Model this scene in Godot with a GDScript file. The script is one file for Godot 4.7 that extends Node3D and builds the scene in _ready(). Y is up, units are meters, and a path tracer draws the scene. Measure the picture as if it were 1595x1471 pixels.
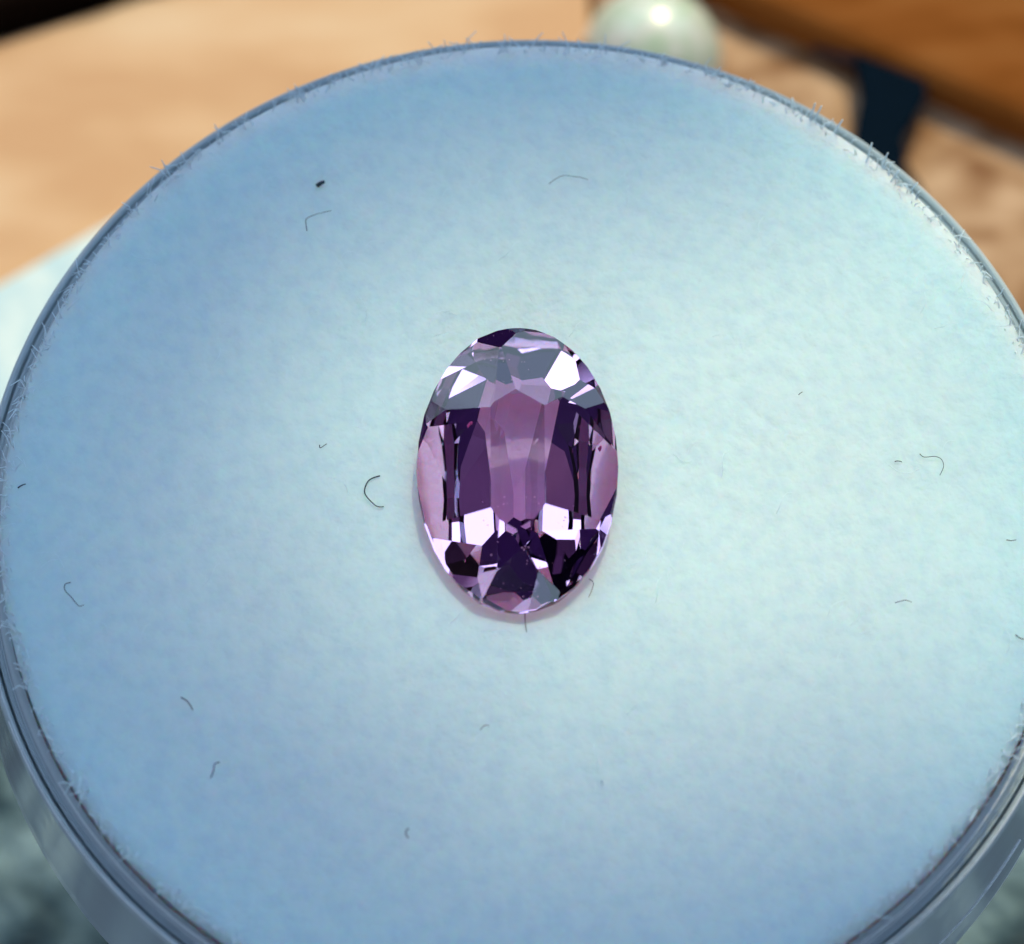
extends Node3D

# Everything is laid out in millimetres and scaled to metres by MM; the top of the foam pad is PY above the stone.
const MM := 0.001
const PY := 30.0
const PZ := -0.5
const PR := 14.45
var rng := RandomNumberGenerator.new()
var used := {}

# ---------------------------------------------------------------- helpers
func p3(x: float, y: float, z: float) -> Vector3:
	return Vector3(x, y, z) * MM

func numbered(called: String) -> String:
	var n: int = used.get(called, -1) + 1
	used[called] = n
	return called if n == 0 else "%s_%03d" % [called, n]

func tag(o: Node, label: String, category: String, group := "") -> void:
	o.set_meta("label", label)
	o.set_meta("category", category)
	if group:
		o.set_meta("group", group)

func thing(called: String, label: String, category: String, at := Vector3.ZERO, group := "") -> Node3D:
	var o := Node3D.new()
	o.name = numbered(called)
	o.position = at
	add_child(o)
	tag(o, label, category, group)
	return o

func obj(called: String, mesh: Mesh, mat: Material, parent: Node = self) -> MeshInstance3D:
	var o := MeshInstance3D.new()
	o.name = numbered(called) if parent == self else called
	o.mesh = mesh
	o.material_override = mat
	o.cast_shadow = GeometryInstance3D.SHADOW_CASTING_SETTING_ON
	parent.add_child(o, true)
	return o

func starts() -> SurfaceTool:
	var st := SurfaceTool.new()
	st.begin(Mesh.PRIMITIVE_TRIANGLES)
	return st

# a triangle whose front looks along the normals it is given
func tri(st: SurfaceTool, a: Vector3, b: Vector3, c: Vector3, na: Vector3, nb: Vector3, nc: Vector3) -> void:
	if (b - a).cross(c - a).dot(na + nb + nc) > 0.0:
		var t := b
		b = c
		c = t
		t = nb
		nb = nc
		nc = t
	st.set_normal(na)
	st.add_vertex(a)
	st.set_normal(nb)
	st.add_vertex(b)
	st.set_normal(nc)
	st.add_vertex(c)

func quad(st: SurfaceTool, a: Vector3, b: Vector3, c: Vector3, d: Vector3, n: Vector3) -> void:
	tri(st, a, b, c, n, n, n)
	tri(st, a, c, d, n, n, n)

# a closed or open profile of (radius, height) in mm turned about the y axis; outward is to the right of the walk for a counter-clockwise profile
func lathe(profile: PackedVector2Array, segs: int, closed: bool, wobble := 0.0, noise: FastNoiseLite = null) -> ArrayMesh:
	var st := starts()
	var n := profile.size()
	for k in (n if closed else n - 1):
		var a := profile[k]
		var b := profile[(k + 1) % n]
		var d := (b - a).normalized()
		var out := Vector2(d.y, -d.x)
		for i in segs:
			var q: Array[Vector3] = []
			var m: Array[Vector3] = []
			for e in [[a, i], [b, i], [b, i + 1], [a, i + 1]]:
				var t: float = TAU * (e[1] % segs) / segs
				var r: float = e[0].x
				var y: float = e[0].y
				if noise:
					r += wobble * noise.get_noise_3d(cos(t) * 40.0, sin(t) * 40.0, y * 9.0)
				q.append(p3(r * cos(t), y, r * sin(t)))
				m.append(Vector3(out.x * cos(t), out.y, out.x * sin(t)).normalized())
			tri(st, q[0], q[1], q[2], m[0], m[1], m[2])
			tri(st, q[0], q[2], q[3], m[0], m[2], m[3])
	return st.commit()

# a tapering tube of (radius in mm) along points in mm
func tube(st: SurfaceTool, pts: Array, r0: float, r1: float, sides := 6) -> void:
	var n := pts.size()
	var rings := []
	for i in n:
		var t: Vector3 = ((pts[mini(i + 1, n - 1)] as Vector3) - (pts[maxi(i - 1, 0)] as Vector3)).normalized()
		var u := t.cross(Vector3.UP if absf(t.y) < 0.9 else Vector3.RIGHT).normalized()
		var v := u.cross(t)
		var r := lerpf(r0, r1, float(i) / (n - 1))
		var ring := []
		for k in sides:
			var a := TAU * k / sides
			ring.append([(pts[i] + (u * cos(a) + v * sin(a)) * r) * MM, u * cos(a) + v * sin(a)])
		rings.append(ring)
	for i in n - 1:
		for k in sides:
			var a = rings[i][k]
			var b = rings[i + 1][k]
			var c = rings[i + 1][(k + 1) % sides]
			var d = rings[i][(k + 1) % sides]
			tri(st, a[0], b[0], c[0], a[1], b[1], c[1])
			tri(st, a[0], c[0], d[0], a[1], c[1], d[1])
	for e in [0, n - 1]:
		var t: Vector3 = ((pts[n - 1] as Vector3) - (pts[n - 2] as Vector3)).normalized() if e else ((pts[0] as Vector3) - (pts[1] as Vector3)).normalized()
		for k in range(1, sides - 1):
			tri(st, rings[e][0][0], rings[e][k][0], rings[e][k + 1][0], t, t, t)

func smooth_line(flat: Array, y: float, steps := 5) -> Array:
	var c := Curve3D.new()
	var pts: Array[Vector3] = []
	for i in range(0, flat.size(), 2):
		pts.append(Vector3(flat[i], y, flat[i + 1]))
	var out := []
	for i in pts.size() - 1:
		var a := pts[maxi(i - 1, 0)]
		var d := pts[mini(i + 2, pts.size() - 1)]
		for k in steps:
			out.append(pts[i].cubic_interpolate(pts[i + 1], a, d, float(k) / steps))
	out.append(pts[-1])
	return out

# a slab with a rounded top edge: outline in (x, z) mm, from y0 up to y1
func slab(outline: PackedVector2Array, y0: float, y1: float, bevel: float, lift: FastNoiseLite = null, amp := 0.0) -> ArrayMesh:
	var st := starts()
	var rings := []
	var steps := 4
	var heights := [y0]
	var insets := [0.0]
	for k in steps + 1:
		var a := PI / 2 * k / steps
		heights.append(y1 - bevel + bevel * sin(a))
		insets.append(bevel * (1.0 - cos(a)))
	for k in heights.size():
		var grown: Array = Geometry2D.offset_polygon(outline, -insets[k]) if insets[k] > 0.0 else [outline]
		var g: PackedVector2Array = grown[0]
		var ring := []
		for i in outline.size():
			var best := g[0]
			for q in g:
				if q.distance_squared_to(outline[i]) < best.distance_squared_to(outline[i]):
					best = q
			var y: float = heights[k]
			if lift and k > 0:
				y += amp * lift.get_noise_2d(best.x * 10.0, best.y * 10.0)
			ring.append(p3(best.x, y, best.y))
		rings.append(ring)
	var n := outline.size()
	var mid := Vector3.ZERO
	for i in n:
		mid += rings[0][i] / n
	for k in rings.size() - 1:
		for i in n:
			var j := (i + 1) % n
			var e: Vector3 = rings[k][j] - rings[k][i]
			var s: Vector3 = rings[k + 1][i] - rings[k][i]
			var nn := e.cross(s).normalized()
			if nn.dot(rings[k][i] - mid) < 0.0 and absf(nn.y) < 0.9 or nn.y < -0.5:
				nn = -nn
			if nn.length() < 0.5:
				nn = Vector3.UP
			quad(st, rings[k][i], rings[k][j], rings[k + 1][j], rings[k + 1][i], nn)
	var top := PackedVector2Array()
	for v in rings[-1]:
		top.append(Vector2(v.x, v.z))
	var idx := Geometry2D.triangulate_polygon(top)
	for i in range(0, idx.size(), 3):
		tri(st, rings[-1][idx[i]], rings[-1][idx[i + 1]], rings[-1][idx[i + 2]], Vector3.UP, Vector3.UP, Vector3.UP)
		tri(st, rings[0][idx[i]], rings[0][idx[i + 1]], rings[0][idx[i + 2]], Vector3.DOWN, Vector3.DOWN, Vector3.DOWN)
	return st.commit()

func round_outline(pts: Array, r: float, per := 5) -> PackedVector2Array:
	var out := PackedVector2Array()
	var n := pts.size()
	for i in n:
		var p: Vector2 = pts[i]
		var a: Vector2 = pts[(i + n - 1) % n]
		var b: Vector2 = pts[(i + 1) % n]
		var s := p.move_toward(a, r)
		var e := p.move_toward(b, r)
		for k in per + 1:
			var t := float(k) / per
			out.append(s.lerp(p, t).lerp(p.lerp(e, t), t))
	return out

func noise(freq: float, s: int, octaves := 4, kind := FastNoiseLite.TYPE_SIMPLEX_SMOOTH) -> FastNoiseLite:
	var f := FastNoiseLite.new()
	f.seed = s
	f.frequency = freq
	f.noise_type = kind
	f.fractal_octaves = octaves
	return f

func noise_map(freq: float, s: int, colors: Array, at: Array, size := 512, octaves := 4) -> NoiseTexture2D:
	var t := NoiseTexture2D.new()
	t.width = size
	t.height = size
	t.seamless = true
	t.noise = noise(freq, s, octaves)
	var g := Gradient.new()
	g.offsets = PackedFloat32Array(at)
	var cs := PackedColorArray()
	for c in colors:
		cs.append((c as Color).linear_to_srgb())
	g.colors = cs
	t.color_ramp = g
	return t

func grey_map(freq: float, s: int, size := 512, octaves := 4) -> NoiseTexture2D:
	return noise_map(freq, s, [Color(0, 0, 0), Color(1, 1, 1)], [0.0, 1.0], size, octaves)

func mat(c: Color, rough := 0.8) -> StandardMaterial3D:
	var m := StandardMaterial3D.new()
	m.albedo_color = c.linear_to_srgb()
	m.roughness = rough
	return m

func planar(m: StandardMaterial3D, tile_mm: Vector3) -> void:
	m.uv1_triplanar = true
	m.uv1_world_triplanar = true
	m.uv1_scale = Vector3(1000.0 / tile_mm.x, 1000.0 / tile_mm.y, 1000.0 / tile_mm.z)

func clear_glass(c: Color, scale: float, rough := 0.0) -> StandardMaterial3D:
	var m := mat(c, rough)
	m.albedo_color.a = 0.0
	m.transparency = BaseMaterial3D.TRANSPARENCY_ALPHA
	m.refraction_enabled = true
	m.refraction_scale = scale
	return m

# ---------------------------------------------------------------- the gemstone as flat facets: each one a plane (normal, distance)
const GA := 2.72
const GEM_AT := Vector3(-0.41, 0.66, -1.37)
var facet_n: Array[Vector3] = []
var facet_d: Array[float] = []
var facet_k: Array[String] = []
#GEM-BEGIN
const GB := 3.989
const TABLE := 0.454
const CROWN_HEIGHT := 0.928
const LEAN := 0.1296
const LEAN_SIDE := 0.0407
const GIRDLE_TURN := 5.6
const KITE := [25.5, 26.9, 27.7, 26.6, 24.5, 27.4, 45.9, 40.4]
const STAR := [28.2, 12.1, 19.3, 17.2, 29.6, 17.7, 24.6, 29.4]
const UPPER_GIRDLE := [51.5, 37.9, 43.3, 31.0, 49.8, 52.0, 55.3, 56.0, 40.8, 50.4, 48.5, 38.3, 43.3, 39.4, 51.0, 30.4]
const PAVILION := [32.7, 35.0, 32.0, 47.3, 34.3, 44.8, 45.2, 41.8]
const LOWER_GIRDLE := [38.9, 56.6, 54.6, 44.5, 50.1, 42.8, 59.6, 58.0, 44.3, 39.0, 54.5, 43.7, 58.5, 51.9, 41.5, 36.4]
const CULET := [22.4, 29.2, 35.3, 38.8, 33.4, 24.4, 43.7, 12.2]
#GEM-END

func support(deg: float) -> Array:
	var h := Vector2(cos(deg_to_rad(deg)) / GA, sin(deg_to_rad(deg)) / GB).normalized()
	return [h, Vector2(GA * h.x, GB * h.y).length()]

func facet(kind: String, deg: float, slope: float, up: float, share: float, y: float) -> void:
	var s := support(deg)
	var h: Vector2 = s[0]
	var b := deg_to_rad(slope)
	var lift: float = y
	facet_n.append(Vector3(h.x * sin(b), up * cos(b), h.y * sin(b)))
	facet_d.append(share * s[1] * sin(b) + lift * cos(b))
	facet_k.append(kind)

func make_facets() -> void:
	var g := 0.12
	facet_n.append(Vector3.UP)
	facet_d.append(g + CROWN_HEIGHT)
	facet_k.append("table_facet")
	for i in 8:
		facet("crown_facet", i * 45.0, KITE[i], 1.0, 1.0, g)
	for i in 8:
		facet("star_facet", i * 45.0 + 22.5, STAR[i], 1.0, TABLE, g + CROWN_HEIGHT)
	for i in 16:
		facet("crown_facet", i * 22.5 + 11.25, UPPER_GIRDLE[i], 1.0, 1.0, g)
	for i in 32:
		facet("girdle", i * 11.25 + rad_to_deg(0.0) + GIRDLE_TURN, 90.0, 0.0, 1.0, 0.0)
	for i in 8:
		facet("pavilion_facet", i * 45.0, PAVILION[i], -1.0, 1.0, g)
	for i in 16:
		facet("pavilion_facet", i * 22.5 + 11.25, LOWER_GIRDLE[i], -1.0, 1.0, g)
	for i in 8:
		var s: float = support(i * 45.0)[1]
		facet("pavilion_facet", i * 45.0, CULET[i], -1.0, 0.5, g + 0.42 * s)
	# the stone leans a little towards the viewer
	var lean := Basis(Vector3(0, 0, 1), LEAN_SIDE) * Basis(Vector3(1, 0, 0), LEAN)
	for i in facet_n.size():
		facet_n[i] = lean * facet_n[i]

func facet_polygon(i: int) -> Array:
	var n := facet_n[i]
	var u := n.cross(Vector3.UP if absf(n.y) < 0.9 else Vector3.RIGHT).normalized()
	var v := n.cross(u)
	var poly := []
	for c in [[-1, -1], [1, -1], [1, 1], [-1, 1]]:
		poly.append(n * facet_d[i] + (u * c[0] + v * c[1]) * 20.0)
	for j in facet_n.size():
		if j == i or poly.is_empty():
			continue
		var kept := []
		for k in poly.size():
			var a: Vector3 = poly[k]
			var b: Vector3 = poly[(k + 1) % poly.size()]
			var da := facet_n[j].dot(a) - facet_d[j]
			var db := facet_n[j].dot(b) - facet_d[j]
			if da <= 0.0:
				kept.append(a)
			if da * db < 0.0:
				kept.append(a.lerp(b, da / (da - db)))
		poly = kept
	return poly

# the underside of the stone above a point, in mm over the pad
func gem_floor(x: float, z: float) -> float:
	var y := -50.0
	for i in facet_n.size():
		if facet_k[i] == "pavilion_facet":
			y = maxf(y, (facet_d[i] - facet_n[i].x * (x - GEM_AT.x) - facet_n[i].z * (z - GEM_AT.z)) / facet_n[i].y)
	return y + GEM_AT.y

var relief := noise(0.9, 5, 3)
var pits := noise(1.1, 77, 2)
var swell := noise(0.06, 8, 2)
func pad_height(x: float, z: float) -> float:
	var rr := Vector2(x, z - PZ).length()
	var y := 0.014 * relief.get_noise_2d(x * 3.0, z * 3.0) + 0.12 * swell.get_noise_2d(x, z) + 0.04
	y -= 0.10 * maxf(0.0, pits.get_noise_2d(x, z) - 0.22) * smoothstep(-2.0, 5.0, x)
	var e := clampf((rr - 14.1) / 0.35, 0.0, 1.0)
	y -= 0.07 * e * e
	if Vector2((x - GEM_AT.x) / 4.2, (z - GEM_AT.z) / 5.6).length() < 1.0:
		var rn := Vector2((x - GEM_AT.x) / GA, (z - GEM_AT.z) / GB).length()
		var b := gem_floor(x, z) - 0.12 - (0.25 + 1.0 * smoothstep(2.0, -2.5, z - GEM_AT.z)) * (1.0 - 0.85 * smoothstep(0.75, 1.0, rn))
		var k := 0.3
		var h := clampf(0.5 + 0.5 * (b - y) / k, 0.0, 1.0)
		y = lerpf(b, y, h) - k * h * (1.0 - h)
	return y

# ---------------------------------------------------------------- the scene
func _ready() -> void:
	rng.seed = 7
	# camera
	var cam := Camera3D.new()
	cam.name = "camera"
	var lens := CameraAttributesPhysical.new()
	lens.frustum_focal_length = 93.16
	lens.frustum_focus_distance = 0.1005
	lens.exposure_aperture = 42.0
	lens.frustum_near = 0.01
	lens.frustum_far = 200.0
	cam.fov = 14.68
	cam.near = 0.01
	cam.far = 200.0
	cam.attributes = lens
	add_child(cam)
	var el := deg_to_rad(66.5)
	cam.look_at_from_position(p3(-0.56, PY + 100.0 * sin(el), -1.58 + 100.0 * cos(el)), p3(-0.56, PY, -1.58))
	cam.fov = 14.68
	# sky and exposure
	var env := Environment.new()
	env.background_mode = Environment.BG_SKY
	var sky := Sky.new()
	var sm := ProceduralSkyMaterial.new()
	sm.sky_top_color = Color(0.19, 0.27, 0.375).linear_to_srgb()
	sm.sky_horizon_color = Color(0.58, 0.645, 0.635).linear_to_srgb()
	sm.sky_curve = 0.2
	sm.ground_bottom_color = Color(0.12, 0.12, 0.12).linear_to_srgb()
	sm.ground_horizon_color = Color(0.3, 0.33, 0.36).linear_to_srgb()
	sm.sky_energy_multiplier = 2.6
	sky.sky_material = sm
	env.sky = sky
	env.tonemap_mode = Environment.TONE_MAPPER_LINEAR
	env.tonemap_exposure = 0.75
	env.sdfgi_enabled = true
	env.ssao_enabled = true
	env.ssil_enabled = true
	var we := WorldEnvironment.new()
	we.name = "world_environment"
	we.environment = env
	add_child(we)
	# sun, high behind the jar and a little to the right
	var az := deg_to_rad(14.0)
	var se := deg_to_rad(46.0)
	var to_sun := Vector3(sin(az) * cos(se), sin(se), -cos(az) * cos(se))
	var sun := DirectionalLight3D.new()
	sun.name = "sun"
	sun.light_color = Color(1.0, 0.94, 0.74)
	sun.light_energy = 1.25
	sun.light_angular_distance = 0.5
	sun.shadow_enabled = true
	add_child(sun)
	sun.look_at_from_position(to_sun, Vector3.ZERO)

	make_facets()
	ground()
	board()
	surroundings(to_sun)
	jar()
	foam_pad()
	gemstone()
	pearl()
	ribbon()
	lint()

func ground() -> void:
	var m := mat(Color(1, 1, 1), 0.75)
	m.albedo_texture = noise_map(0.012, 3, [Color(0.006, 0.019, 0.026), Color(0.032, 0.070, 0.085), Color(0.10, 0.165, 0.185), Color(0.22, 0.32, 0.34)], [0.2, 0.42, 0.58, 0.85], 512, 5)
	m.heightmap_enabled = true
	m.heightmap_texture = grey_map(0.03, 4)
	m.heightmap_scale = 0.05
	planar(m, Vector3(34, 34, 34))
	var pm := PlaneMesh.new()
	pm.size = Vector2(60, 60)
	var o := obj("stone_ground", pm, m)
	o.set_meta("kind", "structure")
	tag(o, "mottled dark grey-green stone ground under the jar", "ground")

func board() -> void:
	var m := mat(Color(1, 1, 1), 0.6)
	m.albedo_texture = noise_map(0.010, 11, [Color(0.64, 0.35, 0.17), Color(0.72, 0.43, 0.23), Color(0.78, 0.52, 0.31)], [0.25, 0.5, 0.8], 512, 4)
	planar(m, Vector3(90, 30, 34))
	var dark := mat(Color(1, 1, 1), 0.8)
	dark.albedo_texture = noise_map(0.012, 14, [Color(0.24, 0.11, 0.05), Color(0.46, 0.27, 0.15), Color(0.62, 0.40, 0.25)], [0.2, 0.5, 0.8], 512, 3)
	dark.metallic_specular = 0.2
	planar(dark, Vector3(26, 20, 16))
	var o := thing("wooden_board", "tan board of two planks, the right one browner, behind the round jar", "board")
	obj("plank", slab(round_outline([Vector2(-60, -13), Vector2(3.1, -13), Vector2(2.1, -39), Vector2(-4, -36.6), Vector2(-14.9, -32.6), Vector2(-22, -30.1), Vector2(-60, -24)], 0.5), 0.02, 3.0, 0.35), m, o)
	obj("plank", slab(round_outline([Vector2(3.25, -13), Vector2(60, -13), Vector2(60, -40), Vector2(6, -46), Vector2(2.2, -40)], 0.5), 0.02, 2.97, 0.35), dark, o)
	var b := mat(Color(1, 1, 1), 0.9)
	b.metallic_specular = 0.15
	b.albedo_texture = noise_map(0.012, 21, [Color(0.20, 0.060, 0.010), Color(0.26, 0.085, 0.018), Color(0.30, 0.11, 0.028)], [0.2, 0.5, 0.8])
	planar(b, Vector3(60, 20, 14))
	var s := obj("brown_wood_strip", slab(round_outline([Vector2(5.0, -33.2), Vector2(34, -18.4), Vector2(48, -40), Vector2(12, -62)], 3.0), 3.01, 4.4, 1.0), b)
	tag(s, "dark brown wooden strip at the upper right corner, on the tan board", "wood strip")
	var k := mat(Color(0.006, 0.003, 0.002), 0.9)
	k.metallic_specular = 0.1
	var d := obj("black_wood_strip", slab(round_outline([Vector2(-60, -23.5), Vector2(-21, -30.6), Vector2(-14.9, -33.0), Vector2(-3.5, -38), Vector2(-8, -60), Vector2(-60, -60)], 2.0), 0.02, 4.2, 0.8), k)
	tag(d, "near-black strip at the upper left corner, beyond the tan board", "wood strip")
	var w := mat(Color(1, 1, 1), 0.9)
	w.albedo_texture = noise_map(0.01, 31, [Color(0.55, 0.74, 0.80), Color(0.74, 0.86, 0.86)], [0.3, 0.7])
	planar(w, Vector3(14, 14, 14))
	var p := obj("white_card", slab(PackedVector2Array([Vector2(-30, -13.3), Vector2(-19.0, -20.5), Vector2(-13.4, -24.2), Vector2(-11.8, -13.5), Vector2(-16, -11.5), Vector2(-30, -9)]), 3.02, 3.5, 0.15), w)
	tag(p, "pale bluish white card, its sunlit corner showing at the left edge beside the jar", "card")

func surroundings(to_sun: Vector3) -> void:
	# what stands round the place, outside the frame: a parasol overhead, a hedge behind, and a twig that hangs in the sun
	var fabric := mat(Color(0.18, 0.05, 0.27), 0.85)
	fabric.backlight_enabled = true
	fabric.backlight = Color(0.18, 0.05, 0.27)
	var par := thing("garden_parasol", "dark violet garden parasol shading the place from above", "parasol", Vector3(-0.05, 0, 0.42))
	var st := starts()
	var segs := 64
	var rows := 10
	for side in [1.0, -1.0]:
		for j in rows:
			for i in segs:
				var q: Array[Vector3] = []
				for c in [[i, j], [i + 1, j], [i + 1, j + 1], [i, j + 1]]:
					var t: float = float(c[1]) / rows
					var a: float = TAU * (c[0] % segs) / segs
					var r := 1.05 * t * (1.0 - 0.06 * absf(sin(a * 4.0)) * t)
					q.append(Vector3(r * cos(a), 1.34 - 0.30 * t - 0.05 * t * absf(sin(a * 4.0)) * (1.0 - t) + 0.002 * side, r * sin(a)))
				var n := (q[2] - q[0]).cross(q[3] - q[1]).normalized()
				if n.y * side < 0.0:
					n = -n
				quad(st, q[0], q[1], q[2], q[3], n)
	obj("canopy", st.commit(), fabric, par)
	var steel := mat(Color(0.3, 0.3, 0.31), 0.4)
	st = starts()
	tube(st, [Vector3(0, 0, 0), Vector3(0, 1335, 0)], 16, 14, 16)
	obj("pole", st.commit(), steel, par)
	for i in 8:
		var a := TAU * i / 8.0
		st = starts()
		tube(st, [Vector3(0, 1325, 0), Vector3(1040 * cos(a), 1030, 1040 * sin(a))], 4, 3, 6)
		obj("rib", st.commit(), steel, par)
	var leafy := mat(Color(0.10, 0.025, 0.09), 0.6)
	var hedge := thing("hedge", "dark purple-leaved hedge standing round the place", "hedge")
	var rough := noise(0.05, 41, 3)
	st = starts()
	var around := 240
	var up := 18
	for i in around:
		for j in up:
			var q: Array[Vector3] = []
			for c in [[i, j], [i + 1, j], [i + 1, j + 1], [i, j + 1]]:
				var a: float = TAU * (c[0] % around) / around
				var t: float = float(c[1]) / up
				var top := hedge_top(a)
				var r := 2.6 + 0.12 * rough.get_noise_3d(cos(a) * 60.0, sin(a) * 60.0, t * top * 25.0) + 0.3 * t * t * t * t
				q.append(Vector3(r * cos(a), t * top + 0.04 * rough.get_noise_2d(cos(a) * 90.0, sin(a) * 90.0), r * sin(a)))
			var n := (q[2] - q[0]).cross(q[3] - q[1]).normalized()
			if n.dot(q[0]) > 0.0:
				n = -n
			quad(st, q[0], q[1], q[2], q[3], n)
	obj("core", st.commit(), mat(Color(0.05, 0.012, 0.05), 0.9), hedge)
	var mm := MultiMesh.new()
	mm.transform_format = MultiMesh.TRANSFORM_3D
	mm.mesh = leaf_mesh(90.0, 45.0)
	mm.instance_count = 7000
	for i in mm.instance_count:
		var a := rng.randf() * TAU
		var top := hedge_top(a)
		var r := 2.5 + 0.2 * rng.randf()
		var at := Vector3(r * cos(a), rng.randf() * top, r * sin(a))
		mm.set_instance_transform(i, Transform3D(Basis.from_euler(Vector3(rng.randf() * TAU, rng.randf() * TAU, rng.randf() * TAU)), at))
	var hi := MultiMeshInstance3D.new()
	hi.name = "leaves"
	hi.multimesh = mm
	hi.material_override = leafy
	hi.set_meta("kind", "stuff")
	hedge.add_child(hi)
	var twig := thing("hanging_twig", "leafy twig hanging into the sun above the jar", "twig", Vector3.ZERO)
	var lm := leaf_mesh(21.0, 13.0)
	var pm := mat(Color(0.04, 0.09, 0.03), 0.5)
	st = starts()
	var spine := []
	for s in SHADE.size() / 2:
		var hit := p3(SHADE[s * 2], PY, SHADE[s * 2 + 1])
		var at: Vector3 = hit + to_sun * (1.0 + 0.04 * sin(s * 2.1))
		var o := obj("leaf", lm, pm, twig)
		var y := to_sun.rotated(Vector3.RIGHT, 0.3 * sin(s * 1.7))
		var x := y.cross(Vector3(sin(s * 1.3), 0.2, cos(s * 1.3))).normalized()
		o.transform = Transform3D(Basis(x, y, x.cross(y)), at)
		spine.append(at / MM)
	for s in spine.size():
		var root := Vector3(-260, 1180, -700)
		tube(st, [spine[s], (spine[s] as Vector3).lerp(root, 0.5) + Vector3(0, 30, 0), root], 0.6, 2.0, 5)
	obj("stalk", st.commit(), mat(Color(0.08, 0.05, 0.03)), twig)
	var bt := starts()
	tube(bt, [Vector3(-260, 1180, -700), Vector3(-700, 1320, -1100), Vector3(-1500, 900, -1600), Vector3(-1800, 0, -1900)], 3.0, 40.0, 8)
	obj("branch", bt.commit(), mat(Color(0.08, 0.05, 0.03)), twig)

func hedge_top(a: float) -> float:
	return lerpf(lerpf(HEDGE_BACK, HEDGE_SIDE, smoothstep(-0.47, -0.39, sin(a))), HEDGE_FRONT, smoothstep(0.70, 0.85, sin(a)))

const HEDGE_BACK := 1.28
const HEDGE_FRONT := 0.95
const HEDGE_SIDE := 3.8
const SHADE := [-13.6, -7.0, -14.0, 3.5, -11.0, 12.0, -3.0, 13.6, 5.0, 15.6, -9.0, -14.5, 0.5, -17.0]

func leaf_mesh(long: float, wide: float) -> ArrayMesh:
	var st := starts()
	var n := 8
	for side in [1.0, -1.0]:
		for i in n:
			for s in [-1.0, 1.0]:
				var q: Array[Vector3] = []
				for c in [[i, 0.0], [i + 1, 0.0], [i + 1, 1.0], [i, 1.0]]:
					var t: float = float(c[0]) / n
					var w: float = wide * 0.5 * sin(PI * pow(t, 0.8)) * c[1] * s
					q.append(p3(w, 0.1 * side + absf(w) * 0.25 - long * 0.1 * sin(PI * t), (t - 0.5) * long))
				var nn := (q[2] - q[0]).cross(q[3] - q[1]).normalized()
				if nn.y * side < 0.0:
					nn = -nn
				quad(st, q[0], q[1], q[2], q[3], nn)
	return st.commit()

func jar() -> void:
	var g := clear_glass(Color(0.80, 0.93, 1.0), 0.049, 0.0)
	g.albedo_color.a = 0.6
	var j := thing("gem_jar", "round clear plastic gem jar filled with a pale blue foam pad", "jar")
	var wob := noise(0.02, 51, 2)
	# the collar round the pad: a stepped lip, a flat, a thin outer edge and a skirt that flares
	var prof := PackedVector2Array()
	for v in [[14.49, -5.6], [14.97, -5.6], [14.98, -1.10], [14.96, -1.04], [14.90, -1.10], [14.87, -1.04], [14.84, -1.10], [14.80, -1.05], [14.76, -0.86], [14.73, -0.80], [14.69, -0.78], [14.62, -0.80], [14.53, -0.86], [14.50, -0.98], [14.49, -1.20]]:
		prof.append(Vector2(v[0], PY + v[1]))
	obj("collar", lathe(prof, 256, true, 0.03, wob), g, j).position.z = PZ * MM
	prof = PackedVector2Array()
	for v in [[15.04, -5.6], [15.55, -5.6], [15.72, -5.45], [15.76, -5.2], [15.70, -4.8], [15.50, -3.2], [15.36, -2.0], [15.27, -1.15], [15.22, -1.0], [15.16, -0.94], [15.10, -0.96], [15.05, -1.04]]:
		prof.append(Vector2(v[0], PY + v[1]))
	obj("skirt", lathe(prof, 256, true, 0.03, wob), g, j).position.z = PZ * MM
	# bright scuffs that follow the collar
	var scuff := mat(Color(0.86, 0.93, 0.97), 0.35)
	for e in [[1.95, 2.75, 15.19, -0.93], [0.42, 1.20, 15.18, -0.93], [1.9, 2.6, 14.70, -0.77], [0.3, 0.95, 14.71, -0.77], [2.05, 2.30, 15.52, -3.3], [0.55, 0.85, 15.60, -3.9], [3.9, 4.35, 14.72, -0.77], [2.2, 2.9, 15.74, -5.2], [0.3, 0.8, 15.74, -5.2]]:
		var arc := starts()
		var line := []
		for k in 25:
			var a := lerpf(e[0], e[1], k / 24.0)
			line.append(Vector3(e[2] * cos(a), PY + e[3], e[2] * sin(a) + PZ))
		tube(arc, line, 0.028, 0.012, 6)
		obj("scuff", arc.commit(), scuff, j)
	# the cup below it
	prof = PackedVector2Array()
	for v in [[0.0, 0.05], [11.2, 0.05], [11.7, 0.3], [11.85, 0.8], [13.9, 23.4], [15.3, 23.9], [15.3, 24.3], [12.9, 24.3], [10.9, 1.6], [0.0, 1.6]]:
		prof.append(Vector2(v[0], v[1]))
	obj("cup", lathe(prof, 128, false), mat(Color(0.62, 0.76, 0.84), 0.4), j).position.z = PZ * MM

func foam_material() -> StandardMaterial3D:
	var m := mat(Color(1, 1, 1), 0.95)
	m.albedo_texture = noise_map(0.02, 61, [Color(0.63, 0.775, 0.83), Color(0.67, 0.81, 0.845), Color(0.70, 0.83, 0.855)], [0.2, 0.5, 0.8], 512, 5)
	m.heightmap_enabled = true
	m.heightmap_texture = grey_map(0.05, 62, 512, 5)
	m.heightmap_scale = 0.003
	planar(m, Vector3(9, 9, 9))
	m.subsurf_scatter_enabled = true
	m.subsurf_scatter_strength = 0.65
	return m

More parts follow.
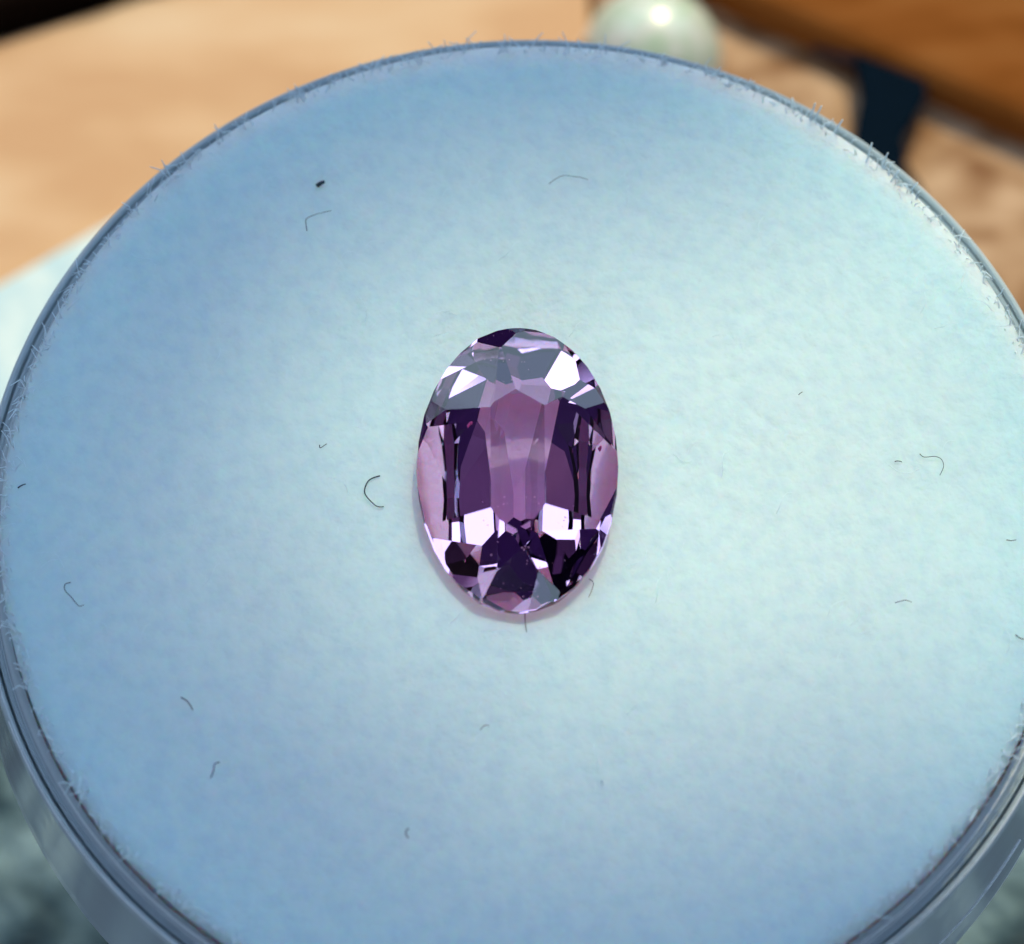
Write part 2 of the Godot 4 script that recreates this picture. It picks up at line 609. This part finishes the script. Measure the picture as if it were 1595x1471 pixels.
func foam_pad() -> void:
	var pad := thing("foam_pad", "round pale blue foam pad with a fuzzy edge filling the jar", "foam pad")
	var st := starts()
	var segs := 256
	var rows := 165
	var cx := GEM_AT.x
	var cz := GEM_AT.z
	for j in rows + 3:
		for i in segs:
			var a := TAU * i / segs
			var d := Vector2(cos(a), sin(a))
			var b := d.dot(Vector2(cx, cz - PZ))
			var far := -b + sqrt(b * b - Vector2(cx, cz - PZ).length_squared() + PR * PR)
			var r := far * minf(1.0, float(j) / rows)
			var x := cx + d.x * r
			var z := cz + d.y * r
			var y := pad_height(x, z)
			if j > rows:
				y = [-0.9, -5.0][j - rows - 1]
			st.add_vertex(p3(x, PY + y, z))
	for j in rows + 2:
		for i in segs:
			var k := (i + 1) % segs
			for v in [j * segs + i, j * segs + k, (j + 1) * segs + k, j * segs + i, (j + 1) * segs + k, (j + 1) * segs + i]:
				st.add_index(v)
	st.generate_normals()
	var fm := foam_material()
	obj("foam", st.commit(), fm, pad)
	# loose fibres of the pad
	var fibre := mat(Color(0.72, 0.86, 0.92), 0.7)
	for kind in 3:
		var shape := starts()
		var pts := []
		for k in 6:
			var t := k / 5.0
			pts.append(Vector3(t - 0.5, [0.10, 0.35, -0.05][kind] * sin(PI * t), [0.25, 0.05, 0.4][kind] * sin(PI * t * [1.0, 2.0, 1.4][kind])))
		tube(shape, pts, 0.012, 0.008, 4)
		var mm := MultiMesh.new()
		mm.transform_format = MultiMesh.TRANSFORM_3D
		mm.mesh = shape.commit()
		var places: Array[Transform3D] = []
		for n in 120:
			var r := 14.3 * sqrt(rng.randf())
			if n % 4 == 0:
				r = 14.45 - absf(rng.randfn(0.0, 0.25))
			var a := rng.randf() * TAU
			var x := r * cos(a)
			var z := r * sin(a) + PZ
			if Vector2((x - GEM_AT.x) / 3.1, (z - GEM_AT.z) / 4.5).length() < 1.0:
				continue
			var long := rng.randf_range(0.25, 0.9)
			var tip := rng.randf_range(-0.1, 0.1) if n % 4 else rng.randf_range(-0.5, 0.9)
			var basis := Basis.from_euler(Vector3(rng.randf_range(-0.4, 0.4), rng.randf() * TAU, tip)).scaled(Vector3.ONE * long)
			places.append(Transform3D(basis, p3(x, PY + pad_height(x, z) + 0.0, z)))
		mm.instance_count = places.size()
		for n in places.size():
			mm.set_instance_transform(n, places[n])
		var o := MultiMeshInstance3D.new()
		o.name = "surface_fibres"
		o.multimesh = mm
		o.material_override = fibre
		o.set_meta("kind", "stuff")
		pad.add_child(o, true)
	# the fuzz that stands out all round its edge
	var fuzz := starts()
	for n in 1000:
		var a := rng.randf() * TAU
		var out := Vector3(cos(a), 0, sin(a))
		var along := Vector3(-sin(a), 0, cos(a))
		var root := Vector3(PR * cos(a), PY - 0.02, PR * sin(a) + PZ) - out * rng.randf_range(-0.05, 0.3)
		var long := 0.15 + 0.42 * pow(rng.randf(), 2.0)
		var aim := (out * rng.randf_range(-0.2, 0.8) + along * rng.randf_range(-0.9, 0.9) + Vector3.UP * rng.randf_range(0.0, 0.6)).normalized()
		var bend := along * rng.randf_range(-0.25, 0.25) * long
		tube(fuzz, [root, root + aim * long * 0.4 + bend + Vector3.UP * 0.12, root + aim * long + Vector3.UP * 0.05], rng.randf_range(0.016, 0.032), 0.012, 5)
	obj("edge_fuzz", fuzz.commit(), fibre, pad).set_meta("kind", "stuff")
	for e in [[8.01, -12.74, 0.12, -0.11], [8.12, -12.74, 0.21, -0.01], [8.63, -12.3, 0.27, -0.05], [9.66, -11.52, 0.06, -0.03], [10.78, -10.45, 0.21, 0.11], [9.9, -11.1, 0.18, -0.1], [10.3, -10.8, 0.12, 0.12]]:
		var f := starts()
		var up := rng.randf_range(0.45, 0.75)
		var k := 14.45 / Vector2(e[0], e[1] - PZ).length()
		var x: float = e[0] * k
		var z: float = (e[1] - PZ) * k + PZ
		tube(f, [Vector3(x, PY - 0.5, z), Vector3(x + e[2] * 0.3, PY - 0.1, z + e[3] * 0.3), Vector3(x + e[2] * 0.7, PY + up * 0.5, z + e[3] * 0.7), Vector3(x + e[2], PY + up, z + e[3])], 0.034, 0.02, 6)
		obj("edge_fibre", f.commit(), fibre, pad)

func gemstone() -> void:
	var gem := thing("gemstone", "oval faceted purple gemstone lying on the centre of the foam pad", "gemstone", p3(GEM_AT.x, PY + GEM_AT.y, GEM_AT.z))
	var m := clear_glass(GEM_TINT, 0.072)
	var girdle := starts()
	for i in facet_n.size():
		var poly := facet_polygon(i)
		if poly.size() < 3:
			continue
		var st: SurfaceTool = girdle if facet_k[i] == "girdle" else starts()
		for k in range(1, poly.size() - 1):
			var n := facet_n[i]
			tri(st, poly[0] * MM, poly[k] * MM, poly[k + 1] * MM, n, n, n)
		if facet_k[i] != "girdle":
			obj(facet_k[i], st.commit(), m, gem)
	obj("girdle", girdle.commit(), m, gem)
	# the pink crystal shut inside the stone, and a few specks
	var pink := mat(Color(0.80, 0.22, 0.50), 0.35)
	var st := starts()
	for k in 5:
		shard(st, Vector3(-1.18, 0.30, -1.15) + Vector3(rng.randf_range(-0.06, 0.06), rng.randf_range(-0.03, 0.03), rng.randf_range(-0.07, 0.07)), rng.randf_range(0.03, 0.06))
	obj("inclusion", st.commit(), pink, gem)
	var pale := mat(Color(0.86, 0.78, 0.9), 0.3)
	st = starts()
	for k in 46:
		var c := Vector3(rng.randf_range(-1.5, 1.5), rng.randf_range(-0.3, 0.35), rng.randf_range(0.9, 2.9))
		if k % 3 == 0:
			c = Vector3(rng.randf_range(-1.1, 0.9), rng.randf_range(0.0, 0.3), rng.randf_range(-3.4, -2.2))
		shard(st, c, rng.randf_range(0.008, 0.03))
	var specks := obj("specks", st.commit(), pale, gem)
	specks.set_meta("kind", "stuff")

func shard(st: SurfaceTool, c: Vector3, r: float) -> void:
	var b := Basis.from_euler(Vector3(rng.randf() * TAU, rng.randf() * TAU, rng.randf() * TAU))
	var v := []
	for d in [Vector3.UP * 1.4, Vector3.DOWN, Vector3.RIGHT * 0.8, Vector3.FORWARD, Vector3.LEFT * 0.6, Vector3.BACK * 0.8]:
		v.append((c + b * (d as Vector3) * r * rng.randf_range(0.7, 1.3)) * MM)
	for k in 4:
		for e in [0, 1]:
			var p: Vector3 = v[2 + k]
			var q: Vector3 = v[2 + (k + 1) % 4]
			var t: Vector3 = v[e]
			var n := (q - p).cross(t - p).normalized()
			if n.dot((p + q + t) / 3.0 - c * MM) < 0.0:
				n = -n
			tri(st, p, q, t, n, n, n)

const GEM_TINT := Color(1.0, 0.56, 0.96)

func pearl() -> void:
	var m := mat(Color(0.62, 0.74, 0.58), 0.42)
	m.albedo_color = Color(1, 1, 1)
	m.albedo_texture = noise_map(0.02, 81, [Color(0.50, 0.64, 0.46), Color(0.66, 0.74, 0.62), Color(0.80, 0.74, 0.72)], [0.25, 0.5, 0.75], 256, 3)
	planar(m, Vector3(5, 5, 5))
	m.clearcoat_enabled = true
	m.clearcoat = 1.0
	m.clearcoat_roughness = 0.22
	m.rim_enabled = true
	m.rim = 0.4
	var t := thing("pearl", "round greenish white pearl bead behind the top of the jar", "pearl", p3(4.5, 5.55, -28.6))
	var prof := PackedVector2Array()
	for k in 33:
		var a := -PI / 2 + PI * k / 32.0
		prof.append(Vector2(2.62 * cos(a) + (0.0 if k > 1 and k < 31 else 0.06), 2.55 * sin(a)))
	var b := obj("bead", lathe(prof, 64, false), m, t)
	b.rotation = Vector3(0.3, 0.0, 1.2)
	var ring := TorusMesh.new()
	ring.inner_radius = 0.00022
	ring.outer_radius = 0.00045
	var r := obj("drill_hole_ring", ring, mat(Color(0.25, 0.24, 0.2)), t)
	r.rotation = b.rotation
	r.position = b.basis.y * 0.00255

func ribbon() -> void:
	var m := mat(Color(0.003, 0.009, 0.018), 0.95)
	m.metallic_specular = 0.1
	m.heightmap_enabled = true
	m.heightmap_texture = grey_map(0.08, 71, 256)
	m.heightmap_scale = 0.01
	planar(m, Vector3(5, 5, 5))
	var st := starts()
	var mids := [[12.9, -30.0, 0.75, 0.5], [13.3, -29.2, 1.25, 0.7], [13.4, -28.4, 1.25, 0.9], [13.2, -27.4, 1.0, 1.1], [12.8, -26.4, 0.85, 1.0], [12.8, -25.4, 0.95, 0.8], [13.2, -24.4, 1.15, 0.6], [13.7, -22.4, 1.05, 0.5], [14.4, -19.0, 1.3, 0.4]]
	for i in mids.size() - 1:
		var a = mids[i]
		var b = mids[i + 1]
		for side in [1.0, -1.0]:
			var q: Array[Vector3] = []
			for c in [[a, -1.0], [a, 1.0], [b, 1.0], [b, -1.0]]:
				q.append(p3(c[0][0] + c[1] * c[0][2], 3.0 + c[0][3] + 0.3 * side, c[0][1] + 0.35 * c[1] * c[0][2]))
			quad(st, q[0], q[1], q[2], q[3], Vector3.UP * side)
		for s in [-1.0, 1.0]:
			var e: Array[Vector3] = []
			for c in [[a, 0.3], [a, -0.3], [b, -0.3], [b, 0.3]]:
				e.append(p3(c[0][0] + s * c[0][2], 3.0 + c[0][3] + c[1], c[0][1] + 0.35 * s * c[0][2]))
			quad(st, e[0], e[1], e[2], e[3], Vector3.RIGHT * s)
	var t := thing("navy_ribbon", "dark navy ribbon end lying on the tan board behind the jar", "ribbon")
	obj("band", st.commit(), m, t)
	st = starts()
	tube(st, [Vector3(13.0, 3.7, -29.2), Vector3(11.6, 3.5, -29.9), Vector3(10.6, 3.3, -30.4)], 0.32, 0.22, 8)
	obj("tie", st.commit(), mat(Color(0.03, 0.012, 0.02)), t)

func lint() -> void:
	var m := mat(Color(0.015, 0.03, 0.055), 0.7)
	var all := {
		"dark C-shaped lint fibre just left of the purple gemstone": [0.020, -4.16, -1.42, -4.37, -1.34, -4.50, -1.21, -4.57, -0.96, -4.50, -0.77, -4.28, -0.54, -4.14, -0.49, -4.04, -0.51],
		"tiny dark speck on the upper left of the pad": [0.07, -6.06, -10.39, -5.97, -10.45, -5.88, -10.51],
		"hooked thin fibre just below the dark speck at the upper left": [0.012, -6.32, -8.96, -6.36, -9.27, -6.29, -9.37, -6.02, -9.49, -5.65, -9.61],
		"tiny tick-shaped fibre above the C-shaped fibre": [0.014, -5.82, -2.34, -5.80, -2.24, -5.63, -2.38],
		"faint S-shaped fibre near the left rim of the pad": [0.013, -12.43, 1.71, -12.58, 1.78, -12.57, 1.95, -12.40, 2.14, -12.31, 2.25, -12.17, 2.40, -12.05, 2.36],
		"short bent dark fibre on the lower left, the upper of two there": [0.018, -9.35, 4.98, -9.16, 5.12, -9.02, 5.34],
		"small curled dark fibre on the lower left, the lower of two there": [0.016, -8.27, 6.79, -8.39, 6.86, -8.42, 7.04, -8.49, 7.22],
		"comma-shaped fibre near the bottom of the pad": [0.018, -3.27, 8.63, -3.34, 8.76, -3.27, 8.90],
		"short dark dash at the left rim of the pad": [0.022, -14.0, -1.06, -13.80, -1.17],
		"upright thin fibre at the bottom tip of the gemstone": [0.013, -0.21, 2.45, -0.21, 2.78, -0.17, 3.13],
		"fine arched fibre at the lower right of the gemstone": [0.010, 1.52, 1.58, 1.63, 1.71, 1.59, 1.91, 1.50, 2.12],
		"faint wavy fibre near the top of the pad": [0.010, 0.48, -10.45, 0.68, -10.61, 0.94, -10.71, 1.39, -10.65, 1.59, -10.59],
		"faint looped fibre on the bright right side of the pad": [0.011, 10.59, -2.11, 10.71, -2.01, 10.99, -2.03, 11.18, -1.93, 11.22, -1.72, 11.11, -1.48],
		"tiny dash left of the looped fibre on the bright right side": [0.015, 9.90, -1.88, 10.09, -1.88],
		"small wavy fibre near the right edge of the picture": [0.014, 12.83, 0.42, 12.95, 0.46, 13.09, 0.42],
		"pale thin fibre on the lower right of the bright side": [0.011, 9.73, 2.27, 10.00, 2.21, 10.18, 2.25],
		"dark curved fibre at the right rim below the wavy fibre": [0.018, 12.92, 3.19, 13.03, 3.30, 13.15, 3.32],
		"minute upright fibre below and right of the gemstone": [0.010, 1.80, 7.31, 1.81, 7.45],
		"faint short arc-shaped fibre below the gemstone": [0.010, -1.40, 5.91, -1.27, 5.79, -1.16, 5.81],
		"minute nick-like fibre right of the top of the gemstone": [0.012, 7.33, -3.88, 7.44, -3.96],
	}
	for label in all:
		var a: Array = all[label]
		var flat := a.slice(1)
		var pts := smooth_line(flat, 0.0, 4)
		for i in pts.size():
			var v: Vector3 = pts[i]
			pts[i] = Vector3(v.x, PY + pad_height(v.x, v.z) + 0.03 + 0.04 * sin(PI * i / (pts.size() - 1)), v.z)
		var st := starts()
		tube(st, pts, a[0], a[0] * 0.7, 6)
		var o := obj("lint_fibre", st.commit(), m)
		tag(o, label, "lint", "lint fibres on the foam pad")
